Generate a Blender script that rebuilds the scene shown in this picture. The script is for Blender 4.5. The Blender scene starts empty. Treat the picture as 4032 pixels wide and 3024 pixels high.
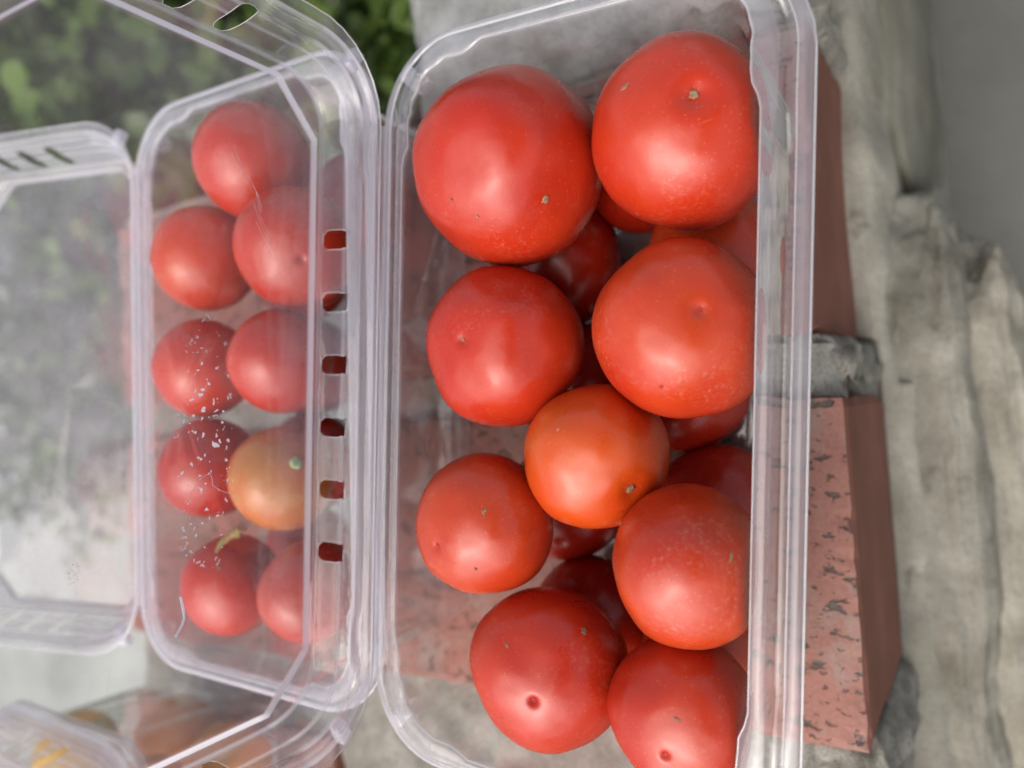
import bpy, bmesh, math, random
import numpy as np
from mathutils import Vector, Matrix, noise, Quaternion
random.seed(7); rng = np.random.default_rng(7)
SC = bpy.context.scene
COL = SC.collection
# ------------------------------------------------------------------ camera
cam_d = bpy.data.cameras.new('camera'); cam = bpy.data.objects.new('camera', cam_d); COL.objects.link(cam)
RM = [[0.01872394, 0.99979424, 0.00780339], [-0.84747161, 0.02001154, -0.53046340], [-0.53051041, 0.00331921, 0.84767192]]
CP = (0.00582983, -0.08604356, 0.23364026)
M = Matrix(RM).to_4x4(); M.translation = CP
cam.matrix_world = M
cam_d.sensor_width = 36; cam_d.lens = 36 * 0.751
cam_d.clip_start = 0.01; cam_d.clip_end = 60
cam_d.dof.use_dof = True; cam_d.dof.focus_distance = 0.178; cam_d.dof.aperture_fstop = 7.5
SC.camera = cam
# ------------------------------------------------------------------ sky, sun, exposure
SUN_DIR = Vector((-0.55, 0.0, 0.80)).normalized()
w = bpy.data.worlds.new('World'); SC.world = w; w.use_nodes = True
nt = w.node_tree; bg = nt.nodes['Background']; sky = nt.nodes.new('ShaderNodeTexSky')
sky.sky_type = 'NISHITA'; sky.sun_disc = False
sky.sun_elevation = math.asin(SUN_DIR.z); sky.sun_rotation = math.atan2(SUN_DIR.x, SUN_DIR.y)
sky.air_density = 1.0; sky.dust_density = 5.0; sky.ozone_density = 1.0
hs = nt.nodes.new('ShaderNodeHueSaturation'); hs.inputs['Saturation'].default_value = .50   # thin cloud
nt.links.new(sky.outputs[0], hs.inputs['Color']); nt.links.new(hs.outputs[0], bg.inputs[0]); bg.inputs[1].default_value = 0.15
sd = bpy.data.lights.new('sun', 'SUN'); sun = bpy.data.objects.new('sun', sd); COL.objects.link(sun)
sd.energy = 1.4; sd.angle = math.radians(78); sd.color = (1.0, 0.92, 0.80)
sun.rotation_euler = SUN_DIR.to_track_quat('Z', 'Y').to_euler()
SC.view_settings.view_transform = 'Standard'; SC.view_settings.look = 'None'
SC.view_settings.gamma = 1; SC.view_settings.exposure = 0.55
SC.render.engine = 'CYCLES'
cy = SC.cycles
cy.max_bounces = 10; cy.diffuse_bounces = 4; cy.glossy_bounces = 5; cy.transmission_bounces = 8; cy.transparent_max_bounces = 40
cy.caustics_reflective = False; cy.caustics_refractive = False
cy.use_denoising = True

# ------------------------------------------------------------------ helpers
def tag(o, label=None, cat=None, group=None, kind=None):
    if label: o['label'] = label
    if cat: o['category'] = cat
    if group: o['group'] = group
    if kind: o['kind'] = kind
    return o
def mesh_obj(name, verts, faces, mat=None, parent=None, smooth=True):
    me = bpy.data.meshes.new(name); me.from_pydata([tuple(v) for v in verts], [], faces); me.validate(); me.update()
    if smooth: me.polygons.foreach_set('use_smooth', [True] * len(me.polygons))
    o = bpy.data.objects.new(name, me); COL.objects.link(o)
    if mat: me.materials.append(mat)
    if parent: o.parent = parent
    return o
def empty(name, loc=(0, 0, 0), rz=0):
    o = bpy.data.objects.new(name, None); COL.objects.link(o); o.location = loc; o.rotation_euler = (0, 0, rz)
    o.empty_display_size = 0.02
    return o
def sm(a, b, x):
    t = min(1, max(0, (x - a) / (b - a))); return t * t * (3 - 2 * t)

class NG:
    """tiny node-graph helper"""
    def __init__(s, name):
        s.m = bpy.data.materials.new(name); s.m.use_nodes = True; s.t = s.m.node_tree
        s.out = s.t.nodes['Material Output']; s.p = s.t.nodes['Principled BSDF']
    def n(s, typ, **kw):
        n = s.t.nodes.new('ShaderNode' + typ)
        for k, v in kw.items():
            if k.startswith('_'): setattr(n, k[1:], v)
            else: n.inputs[k.replace('_', ' ')].default_value = v
        return n
    def l(s, a, b): s.t.links.new(a, b)
    def coord(s, kind='Object', scale=(1, 1, 1), rand=True):
        tc = s.n('TexCoord'); mp = s.n('Mapping'); mp.inputs['Scale'].default_value = scale
        s.l(tc.outputs[kind], mp.inputs[0])
        if rand:
            oi = s.n('ObjectInfo'); mu = s.n('Math', _operation='MULTIPLY'); s.l(oi.outputs['Random'], mu.inputs[0]); mu.inputs[1].default_value = 37.0
            cb = s.n('CombineXYZ'); s.l(mu.outputs[0], cb.inputs[0]); s.l(mu.outputs[0], cb.inputs[1]); s.l(cb.outputs[0], mp.inputs['Location'])
        return mp.outputs[0]
    def noise(s, vec, scale, detail=4, rough=.5, dist=0):
        n = s.n('TexNoise', Scale=scale, Detail=detail, Roughness=rough, Distortion=dist); s.l(vec, n.inputs['Vector']); return n.outputs['Fac']
    def ramp(s, fac, stops, interp='LINEAR'):
        r = s.n('ValToRGB'); r.color_ramp.interpolation = interp; e = r.color_ramp.elements
        while len(e) < len(stops): e.new(.5)
        for i, (p, c) in enumerate(stops):
            e[i].position = p; e[i].color = (c if hasattr(c, '__len__') else (c, c, c)) + ((1,) if not hasattr(c, '__len__') or len(c) == 3 else ()) if hasattr(c, '__len__') else (c, c, c, 1)
        s.l(fac, r.inputs[0]); return r.outputs[0]
    def mix(s, fac, a, b, blend='MIX'):
        n = s.n('Mix', _data_type='RGBA', _blend_type=blend)
        for i, v in ((0, fac), (6, a), (7, b)):
            if hasattr(v, 'is_linked'): s.l(v, n.inputs[i])
            elif hasattr(v, '__len__'): n.inputs[i].default_value = tuple(v) + (1,) if len(v) == 3 else v
            else: n.inputs[i].default_value = v
        return n.outputs[2]
    def math(s, op, a, b=0.0, clamp=False):
        n = s.n('Math', _operation=op, _use_clamp=clamp)
        for i, v in enumerate((a, b)):
            if hasattr(v, 'is_linked'): s.l(v, n.inputs[i])
            else: n.inputs[i].default_value = v
        return n.outputs[0]
    def bump(s, h, dist, strength=1.0, prev=None):
        b = s.n('Bump', Strength=strength, Distance=dist); s.l(h, b.inputs['Height'])
        if prev: s.l(prev, b.inputs['Normal'])
        return b.outputs[0]

# ------------------------------------------------------------------ materials
def plastic(name, haze=0.03, spots=0.0, wav=0.0006, tint=(0.965, 0.97, 0.97), boost=2.4):
    g = NG(name); g.t.nodes.remove(g.p)
    v = g.coord()
    b1 = g.noise(v, 28, 2, .5); b2 = g.noise(v, 160, 3, .55)
    hh = g.math('ADD', b1, g.math('MULTIPLY', b2, .09))
    nrm = g.bump(hh, wav, 1.0)
    geo = g.n('NewGeometry')
    ior = g.math('ADD', g.math('MULTIPLY', geo.outputs['Backfacing'], 1 / 1.5 - 1.5), 1.5)
    fr = g.n('Fresnel'); g.l(ior, fr.inputs['IOR']); g.l(nrm, fr.inputs['Normal'])
    fac = g.math('MULTIPLY', fr.outputs[0], boost, clamp=True)
    tr = g.n('BsdfTransparent'); tr.inputs[0].default_value = tint + (1,)
    gl = g.n('BsdfGlossy', Roughness=0.055); gl.inputs[0].default_value = (1, 1, 1, 1); g.l(nrm, gl.inputs['Normal'])
    m1 = g.n('MixShader'); g.l(fac, m1.inputs[0]); g.l(tr.outputs[0], m1.inputs[1]); g.l(gl.outputs[0], m1.inputs[2])
    df = g.n('BsdfDiffuse'); df.inputs[0].default_value = (.83, .82, .94, 1); tl = g.n('BsdfTranslucent'); tl.inputs[0].default_value = (.93, .93, .99, 1)  # bluish plastic tint, plus the sky's lilac reflection put into the haze colour
    m2 = g.n('MixShader'); m2.inputs[0].default_value = .62; g.l(df.outputs[0], m2.inputs[1]); g.l(tl.outputs[0], m2.inputs[2])
    at = g.n('Attribute', _attribute_name='haze')
    big = g.ramp(g.noise(v, 35, 4, .6), [(.35, .55), (.7, 1.5)])
    scr = g.coord(scale=(1, .07, .07), rand=False)
    s1 = g.ramp(g.noise(scr, 900, 2, .6), [(.66, 0.0), (.74, 1.0)])
    scr2 = g.coord(scale=(.09, 1, .6), rand=False)
    s2 = g.ramp(g.noise(scr2, 700, 2, .6), [(.67, 0.0), (.76, 1.0)])
    dust = g.ramp(g.noise(v, 1500, 2, .7), [(.70, 0.0), (.78, 1.0)])
    dm = g.ramp(g.noise(v, 22, 3, .6), [(.45, 0.0), (.7, 1.0)])
    h = g.math('MULTIPLY', big, haze)
    h = g.math('ADD', h, at.outputs['Fac'])
    h = g.math('ADD', h, g.math('MULTIPLY', g.math('ADD', s1, s2), .035))
    h = g.math('ADD', h, g.math('MULTIPLY', g.math('MULTIPLY', dust, dm), .25))
    if spots > 0:   # dried water marks: small ragged rings and flecks in a strip of the panel
        co = g.n('TexCoord').outputs['Object']
        dn = g.n('TexNoise', Scale=260, Detail=3); g.l(co, dn.inputs['Vector'])
        sub = g.n('VectorMath', _operation='SUBTRACT'); g.l(dn.outputs['Color'], sub.inputs[0]); sub.inputs[1].default_value = (.5, .5, .5)
        sc_ = g.n('VectorMath', _operation='SCALE'); g.l(sub.outputs[0], sc_.inputs[0]); sc_.inputs['Scale'].default_value = .0065
        ad = g.n('VectorMath', _operation='ADD'); g.l(co, ad.inputs[0]); g.l(sc_.outputs[0], ad.inputs[1])
        vo = g.n('TexVoronoi', Scale=500); g.l(ad.outputs[0], vo.inputs['Vector'])
        ring = g.ramp(vo.outputs['Distance'], [(.05, .7), (.20, 1.0), (.32, 0.0)])
        cell = g.n('SeparateColor'); g.l(vo.outputs['Color'], cell.inputs[0])
        on = g.math('GREATER_THAN', cell.outputs[0], .46)
        sp = g.n('SeparateXYZ'); g.l(co, sp.inputs[0])
        gx = g.math('MULTIPLY', g.math('SUBTRACT', sp.outputs[0], -0.013), 1 / .036); gy = g.math('MULTIPLY', g.math('SUBTRACT', sp.outputs[1], -0.040), 1 / .0095)
        d2 = g.math('ADD', g.math('POWER', g.math('ABSOLUTE', gx), 2.0), g.math('POWER', g.math('ABSOLUTE', gy), 2.0))
        mask = g.ramp(d2, [(0.15, .9), (1.3, 0.0)])
        h = g.math('ADD', h, g.math('MULTIPLY', g.math('MULTIPLY', g.math('MULTIPLY', ring, on), mask), spots))
    h = g.math('MINIMUM', h, .97)
    m3 = g.n('MixShader'); g.l(h, m3.inputs[0]); g.l(m1.outputs[0], m3.inputs[1]); g.l(m2.outputs[0], m3.inputs[2])
    g.l(m3.outputs[0], g.out.inputs[0])
    return g.m
M_TUB = plastic('clear_plastic_tub', .010)
M_LID = plastic('clear_plastic_lid', .085, spots=1.3)
M_TUB2 = plastic('scuffed_plastic_tub', .025, wav=.0009)
M_LID2 = plastic('hazy_plastic_lid', .26)
M_FROST = plastic('frosted_plastic', .36, wav=.0025)
def edge_mat():
    g = NG('plastic_cut_edge'); g.t.nodes.remove(g.p)
    df = g.n('BsdfDiffuse'); df.inputs[0].default_value = (.86, .86, .9, 1)
    tr = g.n('BsdfTransparent'); gl = g.n('BsdfGlossy', Roughness=.12)
    a = g.n('MixShader'); a.inputs[0].default_value = .55; g.l(tr.outputs[0], a.inputs[1]); g.l(df.outputs[0], a.inputs[2])
    b = g.n('MixShader'); b.inputs[0].default_value = .3; g.l(a.outputs[0], b.inputs[1]); g.l(gl.outputs[0], b.inputs[2])
    g.l(b.outputs[0], g.out.inputs[0]); return g.m
M_EDGE = edge_mat()

def tomato_mat(name, base, second, amt=.5, dust=.5):
    g = NG(name); v = g.coord()
    n1 = g.noise(v, 38, 3, .5); n2 = g.noise(v, 150, 4, .6)
    c = g.mix(g.ramp(n1, [(.35, 0.0), (.72, amt)]), base, second)
    # pale pores in the skin
    vo = g.n('TexVoronoi', Scale=760); g.l(v, vo.inputs['Vector'])
    pore = g.ramp(vo.outputs['Distance'], [(.06, 1.0), (.19, 0.0)])
    pm = g.ramp(g.noise(v, 45, 2, .5), [(.38, 0.05), (.62, .36)])
    c = g.mix(g.math('MULTIPLY', pore, pm), c, (.80, .26, .10))
    # field dust, thin scratches
    du = g.math('MULTIPLY', g.ramp(g.noise(v, 900, 3, .75), [(.52, 0.0), (.68, 1.0)]), g.ramp(g.noise(v, 30, 4, .65), [(.50, 0.0), (.72, dust)]))
    c = g.mix(du, c, (.50, .22, .14))
    sv = g.coord(scale=(1, .10, 1)); sc = g.ramp(g.noise(sv, 420, 2, .6, .6), [(.735, 0.0), (.77, .45)])
    c = g.mix(g.math('MULTIPLY', sc, g.ramp(n1, [(.5, 0.0), (.62, 1.0)])), c, (.62, .34, .20))
    g.l(c, g.p.inputs['Base Color'])
    g.l(g.ramp(n2, [(.3, .25), (.75, .34)]), g.p.inputs['Roughness'])
    g.p.inputs['Specular IOR Level'].default_value = .58
    g.p.inputs['Subsurface Weight'].default_value = .12; g.p.inputs['Subsurface Radius'].default_value = (.006, .0012, .0006); g.p.inputs['Subsurface Scale'].default_value = 1.0
    bb = g.bump(g.math('ADD', n1, g.math('MULTIPLY', pore, .006)), .0022, .6)
    bb = g.bump(g.noise(v, 1600, 2, .6), .00006, .35, bb)
    g.l(bb, g.p.inputs['Normal'])
    return g.m
TM = {
    'red': tomato_mat('tomato_skin_red', (.40, .019, .006), (.46, .044, .009)),
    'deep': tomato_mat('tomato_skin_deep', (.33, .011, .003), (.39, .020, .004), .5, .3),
    'warm': tomato_mat('tomato_skin_warm', (.41, .026, .007), (.47, .060, .011), .8, .7),
    'orange': tomato_mat('tomato_skin_orange', (.47, .040, .005), (.52, .080, .007), .9, .4),
    'green': tomato_mat('tomato_skin_turning', (.50, .09, .015), (.40, .20, .04), 1.0, .3),
    'yellow': tomato_mat('tomato_skin_yellow', (.78, .38, .02), (.78, .54, .06), 1.0, .2),
    'gold': tomato_mat('tomato_skin_gold', (.66, .19, .012), (.70, .33, .03), 1.0, .2)}
def simple(name, cols, scale, rough=.8, bump=.0005, detail=6, stops=None, kind='Object', sc=(1, 1, 1)):
    g = NG(name); v = g.coord(kind, sc)
    f = g.noise(v, scale, detail, .65)
    stops = stops or [(.3 + .4 * i / (len(cols) - 1), c) for i, c in enumerate(cols)]
    g.l(g.ramp(f, stops), g.p.inputs['Base Color']); g.p.inputs['Roughness'].default_value = rough
    g.l(g.bump(g.noise(v, scale * 3, detail, .7), bump), g.p.inputs['Normal']); return g.m
M_SCAR = simple('dry_scar', [(.17, .08, .045), (.40, .25, .15)], 900, .9, .0003)
M_GSCAR = simple('green_scar', [(.20, .36, .12), (.45, .58, .28)], 600, .7, .0002)
M_PIT = simple('navel_pit', [(.30, .012, .012), (.42, .03, .02)], 900, .6, .0002)
M_LEAFDRY = simple('dried_sepal', [(.10, .09, .03), (.36, .27, .09)], 500, .85, .0004)

def brick_mat():
    g = NG('brick_clay'); v = g.coord(); 
    n = g.noise(v, 22, 5, .6); c = g.ramp(n, [(.3, (.205, .088, .070)), (.6, (.27, .126, .100)), (.8, (.32, .17, .14))])
    fine = g.noise(v, 700, 5, .7); c = g.mix(g.ramp(fine, [(.3, 0.0), (.8, .35)]), c, (.48, .28, .24))
    pv = g.coord(scale=(1.0, .45, 1.0)); pits = g.noise(pv, 230, 5, .62, .4)
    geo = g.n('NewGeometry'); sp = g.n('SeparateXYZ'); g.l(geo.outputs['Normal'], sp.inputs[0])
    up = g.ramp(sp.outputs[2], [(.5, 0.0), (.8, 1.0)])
    pm = g.math('MAXIMUM', g.ramp(pits, [(.585, 0.0), (.64, 1.0)]), g.math('MULTIPLY', g.ramp(g.noise(pv, 620, 3, .6), [(.62, 0.0), (.67, 1.0)]), .8))
    pm2 = g.math('MULTIPLY', pm, up)
    c = g.mix(pm2, c, (.10, .088, .078))
    smear = g.math('MULTIPLY', g.ramp(g.noise(v, 40, 6, .72), [(.52, 0.0), (.70, .75)]), up)
    c = g.mix(smear, c, (.27, .24, .215))
    # smooth clay side, a little browner; shade on the face also darkens its colour
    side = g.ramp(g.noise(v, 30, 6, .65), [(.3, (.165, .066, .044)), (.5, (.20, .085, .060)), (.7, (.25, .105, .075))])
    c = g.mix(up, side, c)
    g.l(c, g.p.inputs['Base Color']); g.p.inputs['Roughness'].default_value = .85; g.p.inputs['Specular IOR Level'].default_value = .25
    hgt = g.math('SUBTRACT', g.math('MULTIPLY', fine, .25), g.math('MULTIPLY', pm2, 1.0))
    g.l(g.bump(hgt, .0012, .9), g.p.inputs['Normal']); return g.m
M_BRICK = brick_mat()
def stone_mat(name, a, b, c_, grit=.5, scale=26, bd=.002, stretch=(1, 1, 1)):
    g = NG(name); v = g.coord(scale=stretch)
    n = g.noise(v, scale, 7, .65); col = g.ramp(n, [(.32, a), (.52, b), (.70, c_)])
    gr = g.noise(v, 900, 3, .8); col = g.mix(g.ramp(gr, [(.35, grit), (.5, 0.0)]), col, (.07, .068, .06))
    col = g.mix(g.ramp(gr, [(.60, 0.0), (.74, grit)]), col, (.60, .58, .54))
    stn = g.noise(v, 55, 3, .7); col = g.mix(g.ramp(stn, [(.64, 0.0), (.72, .55)]), col, (.13, .11, .085))
    g.l(col, g.p.inputs['Base Color']); g.p.inputs['Roughness'].default_value = .92; g.p.inputs['Specular IOR Level'].default_value = .2
    g.l(g.bump(g.math('ADD', g.noise(v, scale * 6, 6, .75), g.math('MULTIPLY', gr, .25)), bd, .8), g.p.inputs['Normal']); return g.m
M_MORTAR = stone_mat('mortar', (.25, .24, .20), (.38, .36, .315), (.52, .50, .455), .5, 70, .003)
M_CAP = stone_mat('pale_capstone', (.32, .32, .30), (.52, .52, .50), (.70, .70, .68), .35, 40, .004)
M_ROCK = stone_mat('fieldstone', (.24, .215, .165), (.42, .39, .32), (.58, .545, .46), .30, 34, .003, (1, 1, .45))
M_ROCK2 = stone_mat('grey_fieldstone', (.21, .195, .155), (.36, .34, .285), (.50, .47, .405), .30, 34, .003, (1, 1, .45))
M_FOOT = stone_mat('footing_concrete', (.25, .235, .19), (.36, .34, .285), (.48, .46, .395), .3, 34, .002, (1, 1, .45))
M_PATH = stone_mat('path_concrete', (.15, .15, .135), (.18, .18, .16), (.215, .21, .19), .15, 9, .002)
M_PALE = stone_mat('pale_gravel', (.26, .275, .26), (.36, .375, .36), (.44, .455, .43), .1, 7, .004)
M_SOIL = stone_mat('garden_soil', (.025, .022, .016), (.05, .045, .03), (.09, .08, .05), .3, 12, .01)
def leaf_mat(name, a, b):
    g = NG(name); v = g.coord(rand=True); oi = g.n('ObjectInfo')
    at = g.n('Attribute', _attribute_name='shade')
    c = g.mix(at.outputs['Fac'], a, b); c = g.mix(g.ramp(g.noise(v, 30, 3, .5), [(.3, .0), (.7, .5)]), c, b)
    g.l(c, g.p.inputs['Base Color']); g.p.inputs['Roughness'].default_value = .45
    tl = g.n('BsdfTranslucent'); g.l(c, tl.inputs[0]); mx = g.n('MixShader'); mx.inputs[0].default_value = .25
    g.l(g.p.outputs[0], mx.inputs[1]); g.l(tl.outputs[0], mx.inputs[2]); g.l(mx.outputs[0], g.out.inputs[0]); return g.m
M_LEAF = leaf_mat('leaf_green', (.010, .026, .008), (.115, .185, .032))
M_STEM = simple('woody_stem', [(.05, .035, .02), (.12, .09, .05)], 60, .9, .001)

# ------------------------------------------------------------------ clamshell geometry
L, W, H, RC = 0.19, 0.1103, 0.075, 0.0225
def sides(h, r, step, extra=()):
    s = list(np.linspace(-(h - r), h - r, max(2, int(round(2 * (h - r) / step))) + 1))
    for e in extra:
        s = [q for q in s if abs(q - e) > step * .35] + [e]
    return sorted(s)
def outline(xextra=(), yextra=(), step=.0028, ncorner=14, chamfer=False):
    """points of the rounded rectangle: (x, y, nx, ny, cx, cy, corner t)"""
    hx, hy, r = L / 2, W / 2, RC; P = []
    xs = sides(hx, r, step, xextra); ys = sides(hy, r, step, yextra)
    for x in xs: P.append((x, -hy, 0, -1, 0))
    for k in range(1, ncorner): a = -math.pi / 2 + math.pi / 2 * k / ncorner; P.append((hx - r + r * math.cos(a), -hy + r + r * math.sin(a), math.cos(a), math.sin(a), 1))
    for y in ys: P.append((hx, y, 1, 0, 0))
    for k in range(1, ncorner): a = math.pi / 2 * k / ncorner; P.append((hx - r + r * math.cos(a), hy - r + r * math.sin(a), math.cos(a), math.sin(a), 1))
    for x in reversed(xs): P.append((x, hy, 0, 1, 0))
    for k in range(1, ncorner): a = math.pi / 2 + math.pi / 2 * k / ncorner; P.append((-hx + r + r * math.cos(a), hy - r + r * math.sin(a), math.cos(a), math.sin(a), 1))
    for y in reversed(ys): P.append((-hx, y, -1, 0, 0))
    for k in range(1, ncorner): a = math.pi + math.pi / 2 * k / ncorner; P.append((-hx + r + r * math.cos(a), -hy + r + r * math.sin(a), math.cos(a), math.sin(a), 1))
    return P
def bridge(rings):
    n = len(rings[0]); V = [p for r in rings for p in r]; F = []
    for i in range(len(rings) - 1):
        for j in range(n):
            k = (j + 1) % n; F.append((i * n + j, i * n + k, (i + 1) * n + k, (i + 1) * n + j))
    return V, F
def set_haze(o, vals):
    a = o.data.attributes.new('haze', 'FLOAT', 'POINT'); a.data.foreach_set('value', list(vals))
def tube(pts, rad, name, mat, parent, closed=True, seg=6, haze=None):
    n = len(pts); V = []; F = []; P = [Vector(p) for p in pts]
    for i, p in enumerate(P):
        t = (P[(i + 1) % n] - P[i - 1]) if closed else (P[min(i + 1, n - 1)] - P[max(i - 1, 0)])
        t.normalize(); a = t.orthogonal() if abs(t.z) > .9 else t.cross(Vector((0, 0, 1))); a.normalize(); b = t.cross(a)
        for k in range(seg):
            th = 2 * math.pi * k / seg; V.append(p + (a * math.cos(th) + b * math.sin(th)) * rad)
    for i in range(n if closed else n - 1):
        for k in range(seg):
            F.append((i * seg + k, i * seg + (k + 1) % seg, ((i + 1) % n) * seg + (k + 1) % seg, ((i + 1) % n) * seg + k))
    return mesh_obj(name, V, F, mat, parent)
def wts(nx, ny):
    f = max(0, -ny) ** 2; b = max(0, ny) ** 2; s = nx * nx
    return f, b, s
def make_tub(parent, mat, seed, hz=1.0):
    P = outline(); rnd = random.Random(seed)
    # rows: (offset front, offset back, offset short side, z, groove z, haze)
    rows = [(0, 0, 0, -.0024, 0, .15), (0, 0, 0, -.0006, 0, .30), (.0004, .0003, .0003, 0, 0, .30),
            (.0026, .0019, .0012, 0, 0, .24), (.0030, .0023, .0015, -.0003, -.0002, .35), (.0034, .0026, .0018, -.0003, -.0026, .10),
            (.0060, .0038, .0024, -.0003, -.0028, .05), (.0064, .0041, .0027, -.0003, -.0005, .12), (.0068, .0044, .0030, 0, 0, .24),
            (.0095, .0058, .0040, 0, 0, .22), (.0101, .0063, .0046, -.0004, 0, .40), (.0104, .0066, .0050, -.0016, 0, .10)]
    rings = []; hz_ = []
    def cornerness(x, y):   # grows towards the four corners, along both sides
        cx = sm(.062, .068, abs(x)); cyy = sm(.024, .029, abs(y)); return cx * cyy, cx, cyy
    rib_x = [-.088, .0885]; ribs_c = [.35, .55, .75]
    def wall_off(x, y, nx, ny, t):
        o = 0
        # narrow flutes near the corners and one in the middle of the short sides
        if abs(nx) > .99:
            for c, wd, am in ((-.012, .0010, .0010), (-.0165, .0010, .0010), (.018, .0011, .0009)):
                o += am * math.exp(-((y - c) / wd) ** 2)
        if 0.05 < abs(nx) < .99:
            a = math.atan2(abs(ny), abs(nx)) / (math.pi / 2)
            for c in ribs_c: o += .0011 * math.exp(-((a - c) / .05) ** 2)
        if abs(ny) > .99:
            for c in (-.066, -.060, .060, .066): o += .0009 * math.exp(-((x - c) / .0010) ** 2)
        return o * sm(0, .25, t) * (1 - sm(.85, 1, t))
    NR = len(rows)
    for ri, (of, ob, os_, z0, zg, h) in enumerate(rows):
        R = []
        for (x, y, nx, ny, c) in P:
            f, b, s = wts(nx, ny)
            o = of * f + ob * b + os_ * s
            extra = 0
            if ri >= 8:
                k, cx, cy_ = cornerness(x, y)
                wv = noise.noise(Vector((x * 160, y * 160, seed))) * .0007
                extra = (.0024 if abs(ny) < .98 else .0017) * k + wv * k
                if ny < -.5: extra = .0020 * cx + wv * cx
                o += extra * (0.0 if ri == 8 else 1.0)
            gm = f * sm(.0875, .082, abs(x)) + b * .55 * sm(.080, .075, abs(x))
            z = z0 + zg * gm
            if ri in (4, 5, 6, 7) and ny < -.9:   # raised latch slots at both ends of the groove
                for c0 in (.065, -.070): z += .0018 * math.exp(-((x - c0) / .009) ** 4) * (1 if ri in (5, 6) else .3)
            R.append((x - nx * o, y - ny * o, z + H)); hz_.append(h * hz * (.85 + .3 * rnd.random() if ri > 3 else 1) * (1.15 if c else 1))
        rings.append(R)
    top = rows[-1]; last = rings[-1]
    wz = [(-.004, .0006), (-.007, .0011), (-.0085, .0017), (-.010, .0022)] + [(-.010 - i * .0055, .0022 + i * .0055 * .085) for i in range(1, 11)]
    zz_end = wz[-1]
    fil = [(-.0690, .0079), (-.0712, .0090), (-.0726, .0105), (-.0734, .0125), (-.0738, .0150), (-.0740, .0180)]
    for i, (z, o) in enumerate(wz + fil):
        R = []; t = -z / H
        for (x, y, nx, ny, c) in P:
            f, b, s = wts(nx, ny); o0 = .0104 * f + .0066 * b + .0050 * s
            k, cx, cy_ = cornerness(x, y); e = (.0024 if abs(ny) < .98 else .0017) * k if ny > -.5 else .0020 * cx
            e *= (1 - sm(.05, .75, t))
            oo = min(o0 + e, .0128) + o * (1 if z > -.0685 else 1) + wall_off(x, y, nx, ny, t)
            r_eff = RC
            if oo > r_eff * .97 and c: oo = r_eff * .97 + (oo - r_eff * .97) * .4
            R.append((x - nx * oo, y - ny * oo, z + H)); hz_.append((.05 if i < 4 else (.0 if i < 13 else .05)) * hz)
        rings.append(R)
    base = rings[-1]
    for s_, dz in ((.93, .0), (.90, .0006), (.88, .0008), (.6, .0008), (.3, .0008), (.02, .0008)):
        rings.append([(p[0] * s_, p[1] * s_, p[2] + dz) for p in base]); hz_ += [(.04 if s_ > .85 else 0) * hz] * len(P)
    V, F = bridge(rings)
    n = len(P); F.append([(len(rings) - 1) * n + j for j in range(n)])
    o = mesh_obj('tub', V, F, mat, parent); set_haze(o, hz_)
    # sharp folds of the rim and the cut edge of the sheet
    for k_ in (4, 10): tube([(p[0], p[1], p[2] + .00005) for p in rings[k_]], .00011, 'rim_fold', M_EDGE, o, seg=5)
    tube([(x, y, H - .0024) for (x, y, nx, ny, c) in P[::2]], .00028, 'rim_edge', M_EDGE, o)
    return o
def rbox(sx, sy, sz, bev=.0006):
    bm = bmesh.new(); bmesh.ops.create_cube(bm, size=1)
    for v in bm.verts: v.co = Vector((v.co.x * sx, v.co.y * sy, v.co.z * sz))
    bmesh.ops.bevel(bm, geom=bm.edges[:] + bm.verts[:], offset=bev, segments=2, affect='EDGES', profile=.6)
    return bm
def bm_obj(bm, name, mat, parent=None, smooth=True):
    me = bpy.data.meshes.new(name); bm.to_mesh(me); bm.free(); me.materials.append(mat)
    if smooth: me.polygons.foreach_set('use_smooth', [True] * len(me.polygons))
    o = bpy.data.objects.new(name, me); COL.objects.link(o)
    if parent: o.parent = parent
    return o
def hazed(o, v):
    set_haze(o, [v] * len(o.data.vertices)); return o
def post(parent, loc, rz, mat):
    bm = rbox(.0042, .0042, .0060); 
    o = hazed(bm_obj(bm, 'stacking_post', mat, parent), .10); o.location = loc; o.rotation_euler = (.15, 0, rz)
    bm = rbox(.0046, .0034, .0006, .0002); c = hazed(bm_obj(bm, 'post_tab', mat, o), .30); c.location = (0, .0036, .0024)
    return o
SLX = [-.0425, -.0255, -.0085, .0085, .0255, .0425]; SLV = [.0415 - W / 2, .0545 - W / 2, .0675 - W / 2]; SHW = .0027
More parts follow.
